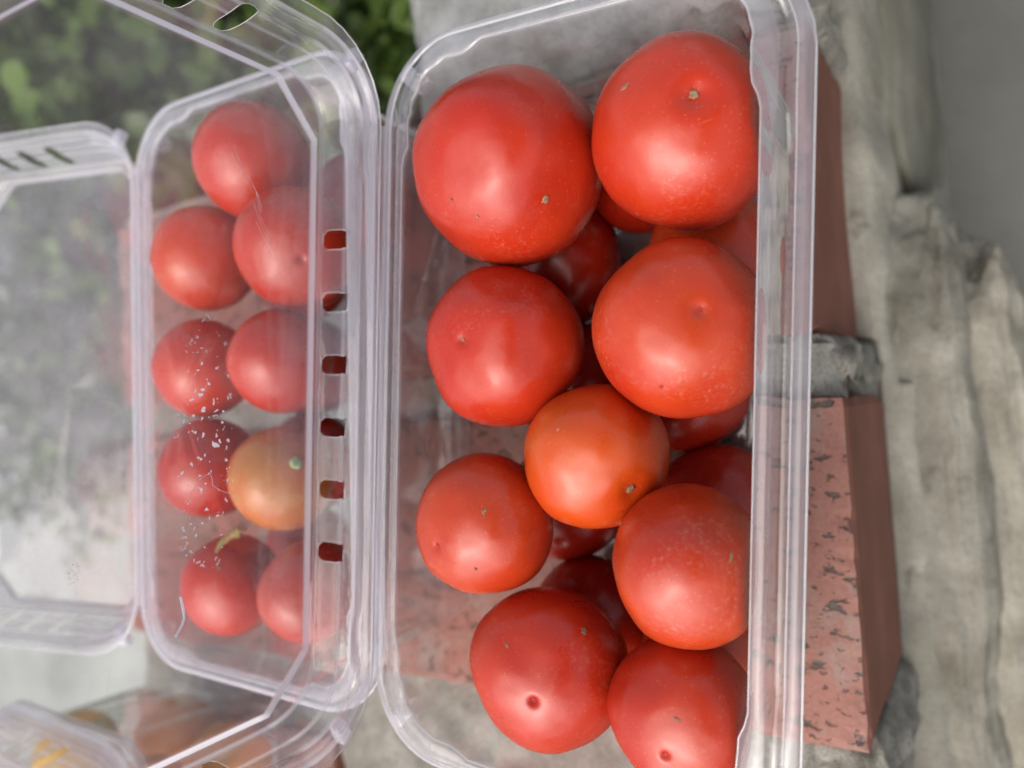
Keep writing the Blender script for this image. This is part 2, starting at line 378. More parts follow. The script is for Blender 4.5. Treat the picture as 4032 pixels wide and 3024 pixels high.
def make_lid(parent, mat, seed, hz=1.0, slots=True):
    """local frame: hinge on the x axis at the origin, closed lid towards -y, outside up"""
    xe = [a + b for a in SLX for b in (-SHW, SHW)]; ye = [-(v) + b for v in SLV for b in (-SHW * .9, SHW * .9)]
    P = outline(xe, ye)
    # (o front, o back(hinge), o short, w, haze)
    rows = [(0, 0, 0, .0002, .05), (.0030, .0012, .0030, .0002, .05), (.0034, .0015, .0034, .0006, .45), (.0038, .0018, .0038, .0022, .12),
            (.0043, .0022, .0043, .0027, .30), (.0060, .0036, .0060, .0028, .10), (.0064, .0039, .0064, .0032, .35), (.0068, .0042, .0068, .0046, .10),
            (.0074, .0048, .0074, .0066, .04), (.0077, .0052, .0077, .0078, .30), (.0079, .0054, .0079, .0088, .04),
            (.0082, .0057, .0082, .0108, .03), (.0086, .0060, .0086, .0130, .03), (.0089, .0063, .0089, .0146, .06), (.0094, .0068, .0094, .0156, .40), (.0102, .0075, .0102, .0160, .08)]
    SR0, SR1 = 8, 13; SY0 = 5   # slots cut between these rows
    rings = []; hz_ = []
    def q(x, y, z): return (x, y - W / 2, z)
    for ri, (of, ob, os_, z, h) in enumerate(rows):
        R = []
        for (x, y, nx, ny, c) in P:
            f, b, s = wts(nx, ny); o = of * f + ob * b + os_ * s
            o += noise.noise(Vector((x * 60, y * 60, z * 50 + seed))) * .0003 * (ri > 1)
            if slots and (ri in (SR0, SR0 + 1, SR1) if abs(ny) > .9 else ri in (SY0, SY0 + 1, SR1 - 1, SR1)) and c == 0:   # round the slot ends
                k = (.92 if abs(ny) > .9 else .35) if ri in (SR0, SY0) else (.50 if ri == SR1 else .88)
                if abs(ny) > .9:
                    for a in SLX:
                        if abs(abs(x - a) - SHW) < 1e-6: x = a + (x - a) * k
                else:
                    for a in SLV:
                        if abs(abs(y + a) - SHW * .9) < 1e-6: y = -a + (y + a) * k
            # elongated snap rib on the short sides and hinge side
            zz = z
            if ri in (4, 5) and c == 0 and abs(nx) > .9: zz += .0014 * math.exp(-((y - (W / 2 - .030)) / .006) ** 4)
            if ri in (4, 5) and c == 0 and ny > .9: zz += .0012 * sm(.060, .062, abs(x)) * sm(.0715, .0695, abs(x))
            R.append(q(x - nx * o, y - ny * o, zz)); hz_.append(h * hz * (1.5 if c else 1))
        rings.append(R)
    # chamfered raised panel
    X0, Vn, Vf, chx, chv = .0834, .0076, .0885, .0135, .0135
    corner_pts = {}
    def octo(x, y, nx, ny, c, ins):
        xx, yn, yf = X0 - ins, W / 2 - Vn - ins, -(W / 2 - (W - Vf)) + ins   # yn: hinge side, yf: front side
        yf = W / 2 - Vf + ins
        cx = chx - ins * .4; cyv = chv - ins * .4
        if c == 0:
            if abs(ny) > .9:
                lim = xx - cx; return (max(-lim, min(lim, x / (L / 2 - RC) * lim)) if False else x * lim / (L / 2 - RC), yn if ny > 0 else yf)
            t = (y + (W / 2 - RC)) / (2 * (W / 2 - RC)); lo, hi = yf + cyv, yn - cyv
            return (math.copysign(xx, nx), lo + (hi - lo) * t)
        a = math.atan2(abs(ny), abs(nx)) / (math.pi / 2)   # 0 at short side, 1 at long side
        ys = (yn if ny > 0 else yf); dy = -cyv if ny > 0 else cyv
        return (math.copysign(xx - cx * a, nx), ys + dy * (1 - a))
    for ins, z, h in ((0, .0160, .15), (.0001, .0163, .95), (.0005, .0175, .95), (.0008, .0179, .15), (.0016, .0180, 0), (.006, .0180, 0), (.012, .0180, 0)):
        R = []
        for (x, y, nx, ny, c) in P:
            a, b = octo(x, y, nx, ny, c, ins); R.append(q(a, b, z)); hz_.append(h * hz)
        rings.append(R)
    base = rings[-1]; cyy = sum(p[1] for p in base) / len(base)
    for s_ in (.6, .25, .01):
        rings.append([(p[0] * s_, cyy + (p[1] - cyy) * s_, p[2] + .0004 * noise.noise(Vector((p[0] * 30, p[1] * 30, seed)))) for p in base]); hz_ += [0] * len(P)
    V, F = bridge(rings); n = len(P)
    F.append([(len(rings) - 1) * n + j for j in range(n)])
    if slots:
        keep = []
        for f in F:
            if len(f) == 4:
                i, j = divmod(f[0], n); k = (j + 1) % n
                if SY0 <= i < SR1:
                    a, b = P[j], P[k]
                    if a[4] == 0 and b[4] == 0:
                        mx, my = (a[0] + b[0]) / 2, (a[1] + b[1]) / 2
                        if i >= SR0 and a[3] > .9 and b[3] > .9 and any(abs(mx - s) < SHW for s in SLX): continue
                        if abs(a[2]) > .9 and any(abs(my + s) < SHW * .9 for s in SLV): continue
            keep.append(f)
        F = keep
    o = mesh_obj('lid', V, F, mat, parent); set_haze(o, hz_)
    tube([q(x, y, .0002) for (x, y, nx, ny, c) in P[::2]], .00022, 'lid_edge', M_EDGE, o)
    if slots:   # thin lip round every slot
        def rowpt(i, j): return V[i * n + j]
        for sl in [('x', s) for s in SLX] + [('y', s, sg) for s in SLV for sg in (1, -1)]:
            js = [j for j, p in enumerate(P) if p[4] == 0 and ((sl[0] == 'x' and p[3] > .9 and abs(abs(p[0] - sl[1]) - SHW) < 1e-6) or (sl[0] == 'y' and p[2] * (sl[2] if len(sl) > 2 else 1) > .9 and abs(abs(p[1] + sl[1]) - SHW * .9) < 1e-6))]
            if len(js) != 2: continue
            a, b = min(js), max(js)
            s0 = SR0 if sl[0] == 'x' else SY0
            loop = [rowpt(i, a) for i in range(s0, SR1 + 1)] + [rowpt(SR1, j) for j in range(a + 1, b)] + [rowpt(i, b) for i in range(SR1, s0 - 1, -1)] + [rowpt(s0, j) for j in range(b - 1, a, -1)]
            tube(loop, .00008, 'vent_slot_edge', M_EDGE, o, seg=5)
    for sx in (-1, 1):
        bm = rbox(.0062, .0036, .0036, .0008); s = hazed(bm_obj(bm, 'snap_button', mat, o), .35)
        s.location = (sx * .0885, -.0085, .0030); s.rotation_euler = (0, 0, sx * .5)
    return o
def clamshell(name, loc, rz, phi, label, tub_mat, lid_mat, seed, hz=1.0, lhz=1.0, group='clear clamshell boxes of tomatoes'):
    t = empty(name, loc, rz); tag(t, label, 'container', group)
    make_tub(t, tub_mat, seed, hz)
    for sx in (-1, 1): post(t, (sx * .0838, .0452, H - .0035), -sx * .75, tub_mat)
    ld = make_lid(t, lid_mat, seed, lhz)
    ld.location = (0, W / 2 + .0006, H + .0004); ld.rotation_euler = (-(math.pi - phi), 0, 0)
    # living hinge: a narrow folded strip between tub rim and lid
    V = []; F = []; xs = np.linspace(-.0735, .0735, 60)
    for i, x in enumerate(xs):
        for k in range(5):
            a = k / 4; V.append((x, W / 2 - .0004 + .0016 * math.sin(a * math.pi) * .6 + a * .0008, H - .0008 + a * .0012 + .0003 * math.sin(a * 6)))
    for i in range(len(xs) - 1):
        for k in range(4): F.append((i * 5 + k, i * 5 + k + 1, (i + 1) * 5 + k + 1, (i + 1) * 5 + k))
    hazed(mesh_obj('hinge', V, F, tub_mat, t), .35)
    return t

box1 = clamshell('tomato_box', (0, 0, .0008), 0, math.radians(91.2), 'open clear plastic box of red tomatoes in the foreground with its lid raised upright', M_TUB, M_LID, 1)
clamshell('tomato_box', (.003, .1118, .0008), math.radians(2.5), math.radians(15), 'clear plastic box of tomatoes behind the raised lid, its own lid folded back almost flat', M_TUB2, M_LID2, 2, 2.2, 1.5)
clamshell('tomato_box', (-.222, .206, .0008), math.radians(3), math.radians(178.5), 'frosty closed plastic box of yellow tomatoes at the lower left corner', M_TUB2, M_FROST, 3, 1.3, 1.5)

lid1 = [c for c in box1.children if c.name.startswith('lid')][0]
def on_lid(pts, rad, name, h=.55):
    o = hazed(tube([(x, -v, .0182) for x, v in pts], rad, name, M_LID, lid1, closed=False, seg=5), h); return o
on_lid([(-0.0248, 0.0456), (-0.0231, 0.0447), (-0.022, 0.0436), (-0.0201, 0.0422), (-0.0191, 0.0408), (-0.0184, 0.0388), (-0.0197, 0.0382), (-0.0214, 0.038), (-0.0229, 0.0358), (-0.0239, 0.0332), (-0.0252, 0.0311)], .00007, 'hair')
on_lid([(-0.0464, 0.0463), (-0.0483, 0.0458), (-0.0501, 0.0454), (-0.0518, 0.0452), (-0.0532, 0.0458), (-0.0542, 0.0465), (-0.0555, 0.0476)], .00035, 'gel_smear', .85)
for k in range(9):
    x0, v0 = .062 - k * .0022, .034 - .0011 * k + random.uniform(-.002, .002); ln = random.uniform(.004, .011)
    on_lid([(x0 - ln * t * .9, v0 - ln * t * .55 + .0006 * math.sin(t * 3 + k)) for t in (0, .25, .5, .75, 1)], .00004, 'scratch', .22)
def flecks(name, cx, cv, rx, rv, n, size, mat, seed):
    rn = random.Random(seed); V = []; F = []
    for i in range(n):
        a, q = rn.random() * 6.28, rn.random() ** .6; x, v = cx + rx * q * math.cos(a), cv + rv * q * math.sin(a); s = size * rn.uniform(.4, 1.3); b = len(V); K = 6
        V.append((x, -v, .0183 + s * .3))
        for j in range(K): t = 6.283 * j / K; rr_ = s * rn.uniform(.5, 1.2); V.append((x + rr_ * math.cos(t), -v + rr_ * math.sin(t), .0181))
        for j in range(K): F.append((b, b + 1 + j, b + 1 + (j + 1) % K))
    o = mesh_obj(name, V, F, mat, lid1); return o
g_ = NG('dirt_flecks'); g_.t.nodes.remove(g_.p); a_ = g_.n('BsdfTranslucent'); a_.inputs[0].default_value = (.52, .44, .34, 1); b_ = g_.n('BsdfTransparent'); c_ = g_.n('MixShader'); c_.inputs[0].default_value = .6
g_.l(a_.outputs[0], c_.inputs[1]); g_.l(b_.outputs[0], c_.inputs[2]); g_.l(c_.outputs[0], g_.out.inputs[0]); M_DIRT = g_.m
flecks('dirt_stain', -.0356, .0716, .0026, .0016, 80, .00016, M_DIRT, 3)
flecks('dirt_flecks', -.010, .050, .050, .035, 70, .00010, M_DIRT, 4)
# ------------------------------------------------------------------ tomatoes
BOXES = {'tomatoes in the front box': (0, 0, .0008, 0), 'tomatoes in the second box behind the lid': (.003, .1118, .0008, math.radians(2.5))}
def tomato(name, c, r, axis, mat, label, group, nav='none', obl=.93, seed=0, lump=.02, seg=(72, 48), extras=(), aspect=0.0):
    ax = Vector(axis).normalized(); qt = ax.to_track_quat('Z', 'Y')
    V = []; F = []; nu, nv = seg; rnd = random.Random(seed); ph = rnd.random() * 6.28; lob = rnd.choice((3, 4, 5))
    nd, ns = {'none': (0, .1), 'navel': (.030, .075), 'pit': (.060, .055), 'stem': (.065, .17), 'soft': (.035, .085)}[nav]
    def rad(d):
        th = math.acos(max(-1, min(1, d.z))); phi = math.atan2(d.y, d.x)
        s = math.sin(th); k = 1 - (1 - obl) * (d.z ** 2) ** 1.0
        k += lump * .6 * s * s * math.cos(lob * phi + ph) * (.6 + .4 * d.z) + .010 * s * math.cos(2 * phi + ph * 2) + .010 * (abs(d.x) ** 3 + abs(d.y) ** 3) - .006
        k += lump * (noise.noise(d * 1.35 + Vector((seed * 3.7, seed, 0))) * 1.7 + .35 * noise.noise(d * 3.1 + Vector((seed, 0, seed * 2.3))))
        k -= .035 * math.exp(-(th / .45) ** 2) * (nav != 'none')
        k -= nd * math.exp(-(th / ns) ** 2)
        k -= .05 * math.exp(-((math.pi - th) / .35) ** 2)
        k += aspect * d.x * d.x
        return k * r * 1.012
    for i in range(nv + 1):
        u = i / nv; th = math.pi * (u ** 1.25 if nav != 'none' else u)
        for j in range(nu):
            p = 2 * math.pi * j / nu; d = Vector((math.sin(th) * math.cos(p), math.sin(th) * math.sin(p), math.cos(th)))
            V.append(d * rad(d))
    for i in range(nv):
        for j in range(nu):
            k = (j + 1) % nu; F.append((i * nu + j, (i + 1) * nu + j, (i + 1) * nu + k, i * nu + k))
    o = mesh_obj(name, V, F, mat); bm = bmesh.new(); bm.from_mesh(o.data); bmesh.ops.remove_doubles(bm, verts=bm.verts[:], dist=1e-7); bm.to_mesh(o.data); bm.free()
    o.data.polygons.foreach_set('use_smooth', [True] * len(o.data.polygons))
    o.rotation_mode = 'QUATERNION'; o.rotation_quaternion = qt; o.location = c
    tag(o, label, 'tomato', group)
    def patch(nm, dirw, size, m, ragged=.4, lift=.00012, ell=1.0, ang=0):
        d0 = (qt.inverted() @ Vector(dirw)).normalized(); a = d0.orthogonal().normalized(); b = d0.cross(a)
        a, b = a * math.cos(ang) + b * math.sin(ang), b * math.cos(ang) - a * math.sin(ang)
        vs = []; fs = []; K = 18; rr = random.Random(seed * 91 + int(size * 1e6))
        prof = [size * (1 + ragged * (rr.random() - .5) * 2) for _ in range(K)]
        rings_ = (.0, .45, .8, 1.0); vs.append(d0 * (rad(d0) + lift * 2.2))
        for q_ in rings_[1:]:
            for k in range(K):
                t = 2 * math.pi * k / K; d = (d0 + (a * math.cos(t) * ell + b * math.sin(t)) * (prof[k] * q_ / r)).normalized()
                vs.append(d * (rad(d) + lift * (2.0 if q_ < .9 else -1.0) + (rr.random() - .5) * lift))
        for k in range(K): fs.append((0, 1 + k, 1 + (k + 1) % K))
        for g_ in range(2):
            for k in range(K): fs.append((1 + g_ * K + k, 1 + (g_ + 1) * K + k, 1 + (g_ + 1) * K + (k + 1) % K, 1 + g_ * K + (k + 1) % K))
        mesh_obj(nm, vs, fs, m, o)
    if nav == 'navel': patch('blossom_scar', axis, .00055, M_SCAR, .5, .0001)
    if nav == 'pit': patch('blossom_scar', axis, .0007, M_PIT, .2, .0001)
    if nav == 'soft': patch('blossom_scar', axis, .0007, M_PIT, .3, .0001)
    if nav == 'stem': patch('stem_scar', axis, .0012, M_SCAR, .3, .0003)
    for e in extras: patch(*e)
    if group != 'yellow tomatoes in the closed box':   # the ripe fruit lies pressed flat against the tub walls
        ox, oy, oz, oa = BOXES[group]; ca, sa = math.cos(oa), math.sin(oa)
        for ob in [o] + list(o.children):
            for v in ob.data.vertices:
                q = qt @ v.co + Vector(c); dx, dy = q.x - ox, q.y - oy; X, Y, Z = dx * ca + dy * sa, -dx * sa + dy * ca, q.z - oz
                dr = .085 * max(0, H - Z) if Z < H else 0
                cr = .0010 * sm(.055, .062, abs(X))
                def soft(t, lim, k=.0007):   # smooth min
                    d_ = (t - lim) / k
                    return lim if d_ > 30 else (t if d_ < -30 else t - k * math.log1p(math.exp(d_)))
                Y2 = soft(Y, .0468 - dr - cr * .6); Y2 = -soft(-Y2, .0438 - dr - cr); X2 = soft(X, .0888 - dr); X2 = -soft(-X2, .0888 - dr); Z2 = max(.0022, Z)
                if (X2, Y2, Z2) != (X, Y, Z):
                    q = Vector((ox + X2 * ca - Y2 * sa, oy + X2 * sa + Y2 * ca, Z2 + oz)); v.co = qt.inverted() @ (q - Vector(c))
    return o
G1, G2, G3 = 'tomatoes in the front box', 'tomatoes in the second box behind the lid', 'yellow tomatoes in the closed box'
T1 = {  # x, y, z, r
    'A': (0.0602, 0.0212, 0.0644, 0.0247), 'B': (0.0635, -0.0238, 0.0594, 0.0214), 'C': (0.0140, 0.0239, 0.0615, 0.0210), 'D': (0.0181, -0.0247, 0.0607, 0.0202),
    'E': (-0.0132, -0.0029, 0.0602, 0.0180), 'F': (-0.0328, 0.0274, 0.0640, 0.0185), 'G': (-0.0673, 0.0086, 0.0611, 0.0199), 'H': (-0.0357, -0.0289, 0.0653, 0.0179),
    'I': (-0.0700, -0.0276, 0.0621, 0.0172), 'J': (0.0408, 0.0252, 0.0267, 0.0185), 'K': (0.0664, -0.0000, 0.0219, 0.0185), 'L': (0.0388, -0.0224, 0.0288, 0.0185),
    'M': (0.0049, 0.0246, 0.0220, 0.0185), 'N': (0.0048, -0.0118, 0.0219, 0.0185), 'O': (-0.0301, -0.0215, 0.0220, 0.0185), 'P': (-0.0314, 0.0245, 0.0220, 0.0185),
    'Q': (-0.0662, 0.0146, 0.0238, 0.0185), 'R': (-0.0663, -0.0218, 0.0247, 0.0185),
    'a': (0.0730, 0.1143, 0.0698, 0.0180), 'b': (0.0442, 0.0935, 0.0702, 0.0181), 'c': (0.0436, 0.1368, 0.0700, 0.0172), 'd': (0.0072, 0.1371, 0.0700, 0.0161),
    'e': (0.0097, 0.0997, 0.0700, 0.0157), 'f': (-0.0257, 0.1327, 0.0700, 0.0162), 'g': (-0.0262, 0.0982, 0.0700, 0.0158), 'h': (-0.0623, 0.1206, 0.0700, 0.0157),
    'i': (-0.0588, 0.0854, 0.0700, 0.0150), 'j': (0.0086, 0.1373, 0.0220, 0.0185), 'k': (-0.0276, 0.1357, 0.0220, 0.0185), 'l': (0.0690, 0.1127, 0.0220, 0.0185),
    'm': (0.0447, 0.1395, 0.0256, 0.0185), 'o': (-0.0639, 0.1343, 0.0233, 0.0185)}
S = M_SCAR
spec = [
 ('A', (.3, .9, -.3), 'red', 'none', .97, 'largest red tomato in the front box, in its upper left corner', [('blemish', (-.52, -.73, .45), .0009, S, .35, .0001, 1.4, .4), ('blemish', (-.66, -.11, .74), .0004, S), ('blemish', (-.50, .12, .86), .0004, S)], .0),
 ('B', (.14, -.42, .90), 'red', 'stem', .95, 'big red tomato with a dry grey stem scar, top right of the front box', [('blemish', (.30, .35, .88), .0005, S, .4, .00004, 2.5, .9)], .02),
 ('C', (.05, .01, 1.0), 'red', 'navel', .93, 'smooth red tomato with a tiny dark navel, directly below the largest one', [], .0),
 ('D', (.16, -.51, .84), 'warm', 'soft', .93, 'dusty speckled red tomato with a pink navel, second down along the right rim', [('dent_mark', (-.67, -.04, .74), .0004, M_PIT)], .03),
 ('E', (-.38, -.79, .48), 'orange', 'stem', .94, 'small orange-red tomato in the middle of the front box with a brown stem scar', [], .0),
 ('F', (-.21, .19, .96), 'warm', 'soft', .95, 'orange-red tomato with a round dimple and star-shaped scratch by the hinge', [('blemish', (.33, -.52, .79), .0005, S, .8, .00004, 2.0, .3), ('blemish', (-.45, -.40, .79), .0004, S)], .0),
 ('G', (-.11, -.30, .95), 'red', 'pit', .95, 'red tomato with a deep dark pit near the lower edge of the front box', [('blemish', (.66, -.66, .36), .0007, S, .4, .00005, 1.5, 1.0), ('blemish', (.48, .15, .86), .0004, S, .5, .00004, 2.5, .2)], .0),
 ('H', (.2, -.95, -.2), 'warm', 'none', .96, 'speckled red tomato with fine tan scratches beside the right rim, third down', [('blemish', (.34, -.70, .63), .0003, S, .5, .00003, 5, .5)], .0),
 ('I', (-.23, -.07, .97), 'red', 'pit', .95, 'red tomato with a pit at the bottom right of the front box', [('blemish', (.29, -.22, .93), .0004, S, .4, .00005, 2.4, 1.5)], .0),
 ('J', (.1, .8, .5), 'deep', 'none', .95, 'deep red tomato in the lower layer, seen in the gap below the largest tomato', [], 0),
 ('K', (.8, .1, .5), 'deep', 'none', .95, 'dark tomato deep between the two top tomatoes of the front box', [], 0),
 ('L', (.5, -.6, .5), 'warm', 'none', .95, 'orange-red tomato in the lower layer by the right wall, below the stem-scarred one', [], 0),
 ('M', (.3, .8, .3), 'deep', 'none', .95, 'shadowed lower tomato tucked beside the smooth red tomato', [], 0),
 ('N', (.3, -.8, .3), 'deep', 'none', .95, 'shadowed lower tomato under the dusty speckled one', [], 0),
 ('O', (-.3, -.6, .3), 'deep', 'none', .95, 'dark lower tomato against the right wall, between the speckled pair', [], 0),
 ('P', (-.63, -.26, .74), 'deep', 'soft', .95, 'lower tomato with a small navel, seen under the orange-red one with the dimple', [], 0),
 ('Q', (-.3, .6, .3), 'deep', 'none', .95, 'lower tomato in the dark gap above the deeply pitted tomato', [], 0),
 ('R', (-.3, -.6, .3), 'orange', 'none', .95, 'orange lower tomato showing beside the rim at the bottom right', [], 0),
 ('a', (.3, .7, -.2), 'red', 'none', .97, 'topmost red tomato seen through the raised lid', [], 0),
 ('b', (-.35, -.74, .57), 'red', 'pit', .95, 'red tomato with a dark navel behind the lid, beside the first vent slot', [], 0),
 ('c', (.2, .9, .1), 'warm', 'none', .96, 'orange-red tomato at the far wall of the second box, second from the top', [], 0),
 ('d', (0, .9, .1), 'red', 'none', .96, 'red tomato at the far wall behind the water marks, third from the top', [], 0),
 ('e', (0, -.9, .1), 'red', 'none', .96, 'pinkish red tomato behind the middle of the vent slots', [], 0),
 ('f', (0, .9, .1), 'deep', 'none', .96, 'red tomato at the far wall behind the curled scratch, fourth from the top', [], 0),
 ('g', (.40, -.82, .41), 'green', 'none', .96, 'half ripe orange and green tomato with a pale green stem scar', [('stem_scar', (.40, -.82, .41), .0021, M_GSCAR, .12, .0004)], 0),
 ('h', (-.4, .8, .1), 'red', 'none', .96, 'red tomato with a dried sepal lying on it, lowest at the far wall', [('blemish', (.54, -.46, .70), .0007, S, .3)], 0),
 ('i', (-.4, -.8, .1), 'red', 'none', .96, 'pinkish red tomato behind the lowest vent slot', [], 0),
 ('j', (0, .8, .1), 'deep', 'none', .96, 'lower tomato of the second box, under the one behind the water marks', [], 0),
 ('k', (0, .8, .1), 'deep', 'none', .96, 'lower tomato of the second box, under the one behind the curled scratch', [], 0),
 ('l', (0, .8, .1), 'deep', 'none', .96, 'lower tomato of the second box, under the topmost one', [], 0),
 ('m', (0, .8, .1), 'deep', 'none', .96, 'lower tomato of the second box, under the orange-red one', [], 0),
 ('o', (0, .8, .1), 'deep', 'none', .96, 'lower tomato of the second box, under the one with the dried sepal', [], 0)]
for i, (k, ax, mt, nav, obl, lab, ex, asp) in enumerate(spec):
    x, y, z, r = T1[k]
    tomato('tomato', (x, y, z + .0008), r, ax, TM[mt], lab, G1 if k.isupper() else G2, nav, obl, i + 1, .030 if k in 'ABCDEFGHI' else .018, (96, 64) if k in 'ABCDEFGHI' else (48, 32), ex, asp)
ylab = ['yellow tomato nearest the corner of the closed frosty box', 'golden orange tomato by the side wall of the frosty box', 'yellow tomato at the far end of the frosty box', 'golden tomato in the middle of the frosty box', 'yellow tomato low down in the frosty box near its side wall', 'orange tomato low in the frosty box by the second box', 'golden tomato against the far wall of the frosty box', 'yellow tomato farthest from the second box']
ypos = [(-.155, .178, .066, .0165, 'gold'), (-.188, .176, .068, .016, 'yellow'), (-.150, .226, .066, .0165, 'yellow'), (-.183, .212, .064, .0165, 'gold'), (-.160, .182, .028, .0185, 'gold'), (-.158, .220, .025, .0185, 'gold'), (-.205, .232, .066, .016, 'gold'), (-.235, .205, .066, .017, 'yellow')]
for i, (x, y, z, r, mt) in enumerate(ypos):
    tomato('yellow_tomato', (x, y, z - .004), r, (.2, .1, .9), TM[mt], ylab[i], G3, 'none', .96, 50 + i, .015, (40, 28))
# dried sepal on tomato h
def sepal():
    V = []; F = []; pts = [(-.0075, -.0020), (-.004, -.0002), (0, .0008), (.004, .0002), (.0070, .0012)]
    for i, (x, y) in enumerate(pts):
        wd = (.0003, .0012, .0013, .0022, .0008)[i]
        for k in (-1, 0, 1): V.append((x, y + k * wd, .0009 * math.sin(i * 1.9) + (.0007 if k == 0 else 0) + .0012 * (i == 4)))
    for i in range(4):
        for k in range(2): F.append((i * 3 + k, i * 3 + k + 1, (i + 1) * 3 + k + 1, (i + 1) * 3 + k))
    for a in (0.7, 2.2, -.9):
        b = len(V); V.extend([(.0055, .001, .001), (.0055 + .004 * math.cos(a), .001 + .003 * math.sin(a), .0022), (.006 + .0035 * math.cos(a + .4), .001 + .003 * math.sin(a + .4), .0006)]); F.append((b, b + 1, b + 2))
    o = mesh_obj('dried_sepal', V, F, M_LEAFDRY); md = o.modifiers.new('thick', 'SOLIDIFY'); md.thickness = .0004
    tag(o, 'curled brown dried sepal lying on a tomato in the second box', 'leaf scrap'); return o
sp_ = sepal(); sp_.location = (-.0440, .1195, .0795); sp_.rotation_euler = (.2, -.3, .65)
sp_.location = (-.0450, .1120, .0792); sp_.rotation_euler = (.15, .2, -1.0); sp_.scale = (.85, .75, .8)

# ------------------------------------------------------------------ brick wall
WR = math.radians(5.2); WO = Vector((0, -.0508, 0))
wall = empty('brick_wall', WO, WR); tag(wall, 'low garden wall topped with pitted red bricks in grey mortar, under the plastic boxes', 'wall')
def brick(x0, x1, y0, y1, z0, z1, seed, cut=None):
    bm = bmesh.new(); nx, ny, nz = max(2, int((x1 - x0) / .006)), max(2, int((y1 - y0) / .008)), 5
    bmesh.ops.create_cube(bm, size=1)
    bmesh.ops.subdivide_edges(bm, edges=bm.edges[:], cuts=27, use_grid_fill=True)
    for v in bm.verts:
        c = v.co; p = Vector((x0 + (c.x + .5) * (x1 - x0), y0 + (c.y + .5) * (y1 - y0), z0 + (c.z + .5) * (z1 - z0)))
        e = sum(1 for a in (abs(c.x), abs(c.y), abs(c.z)) if a > .499)
        d = Vector((c.x, c.y, c.z)) * 2
        nn = noise.noise(p * 45 + Vector((seed * 9, 0, 0)))
        if e >= 2: p -= Vector((math.copysign(1, c.x) if abs(c.x) > .499 else 0, math.copysign(1, c.y) if abs(c.y) > .499 else 0, math.copysign(1, c.z) if abs(c.z) > .499 else 0)) * (.0006 + .0045 * max(0, nn - .12) + .0012 * max(0, noise.noise(p * 260)))
        p.z += .0004 * noise.noise(p * 90)
        if seed == 0: p.y += .0072 - .0045 * (p.x - x0) / (x1 - x0)
        if cut and c.z > -.6:
            cx, k = cut; t = max(0, (p.x - cx) if k > 0 else (cx - p.x)); 
            f = sm(.05, 0, p.y)
            p.x -= math.copysign(t * .0, k)
        v.co = p
    return bm_obj(bm, 'brick', M_BRICK, wall, smooth=False)
BZ = -.084
fr = [(.0205, .1140), (-.0975, .0030), (-.2220, -.1310), (-.325, -.236)]
for i, (a, b) in enumerate(fr): brick(a, b, 0, (.190, .196, .128, .196)[i], BZ - .008, 0, i)
bk = [(.0330, .1200), (-.0850, .0210), (-.1900, -.0960), (-.300, -.2050)]
bk = [(.0180, .1130), (-.0980, .0020), (-.2280, -.1290), (-.335, -.242)]
for i, (a, b) in enumerate(bk): brick(a, b, .209, .352, BZ, -.0005, 10 + i)
def grid(x0, x1, y0, y1, zf, step, name, mat, parent=None, skirt=None):
    nx, ny = int((x1 - x0) / step) + 1, int((y1 - y0) / step) + 1; V = []; F = []
    for i in range(nx + 1):
        for j in range(ny + 1):
            x, y = x0 + (x1 - x0) * i / nx, y0 + (y1 - y0) * j / ny; V.append((x, y, zf(x, y)))
    for i in range(nx):
        for j in range(ny): a = i * (ny + 1) + j; F.append((a, a + ny + 1, a + ny + 2, a + 1))
    if skirt is not None:
        def sk(idx):
            b = len(V)
            for q in idx: V.append((V[q][0], V[q][1], skirt))
            for k in range(len(idx) - 1): F.append((idx[k], b + k, b + k + 1, idx[k + 1]))
        sk([j for j in range(ny + 1)]); sk([(nx) * (ny + 1) + j for j in range(ny, -1, -1)])
        sk([i * (ny + 1) for i in range(nx, -1, -1)]); sk([i * (ny + 1) + ny for i in range(nx + 1)])
    return mesh_obj(name, V, F, mat, parent, smooth=True)
def mz(x, y):
    p = Vector((x, y, 0)); return -.0045 + .0030 * noise.noise(p * 60) + .0014 * noise.noise(p * 220) - .012 * sm(.010, -.001, y) - .004 * sm(.345, .352, y)
# the bed of mortar: fills the joints between the bricks
grid(-.33, .0185, .0012, .3505, mz, .0032, 'mortar', M_MORTAR, wall, -.0835)
grid(.0186, .118, .0095, .3500, lambda x, y: mz(x, y - .0083), .0032, 'mortar', M_MORTAR, wall, -.0835)
# rough mortar squeezed out of the front joints
def mortar_lump(x0, x1, ya, yb, z1, seed):
    bm = bmesh.new(); bmesh.ops.create_cube(bm, size=1); bmesh.ops.subdivide_edges(bm, edges=bm.edges[:], cuts=19, use_grid_fill=True)
    for v in bm.verts:
        c = v.co * 2; f = (1 - .25 * c.x ** 4 * 0); p = Vector(((x0 + x1) / 2 + c.x * (x1 - x0) / 2, (ya + yb) / 2 + c.y * (yb - ya) / 2 * (1 - .35 * c.x ** 2), -.046 + c.z * (.045 + z1)))
        if c.z > 0: p.z -= .010 * sm(.2, -1, c.y) * c.z
        n = noise.noise(p * 110 + Vector((seed, 0, 0))) * .0030 + noise.noise(p * 330) * .0013
        p += Vector((.25 * n, -n, n)); v.co = p
    return bm_obj(bm, 'mortar_lump', M_MORTAR, wall)
mortar_lump(.0020, .0215, .0005, .024, -.001, 1); mortar_lump(-.1300, -.0965, -.004, .020, -.001, 4)
mortar_lump(.1130, .1300, -.0005, .040, -.001, 7)

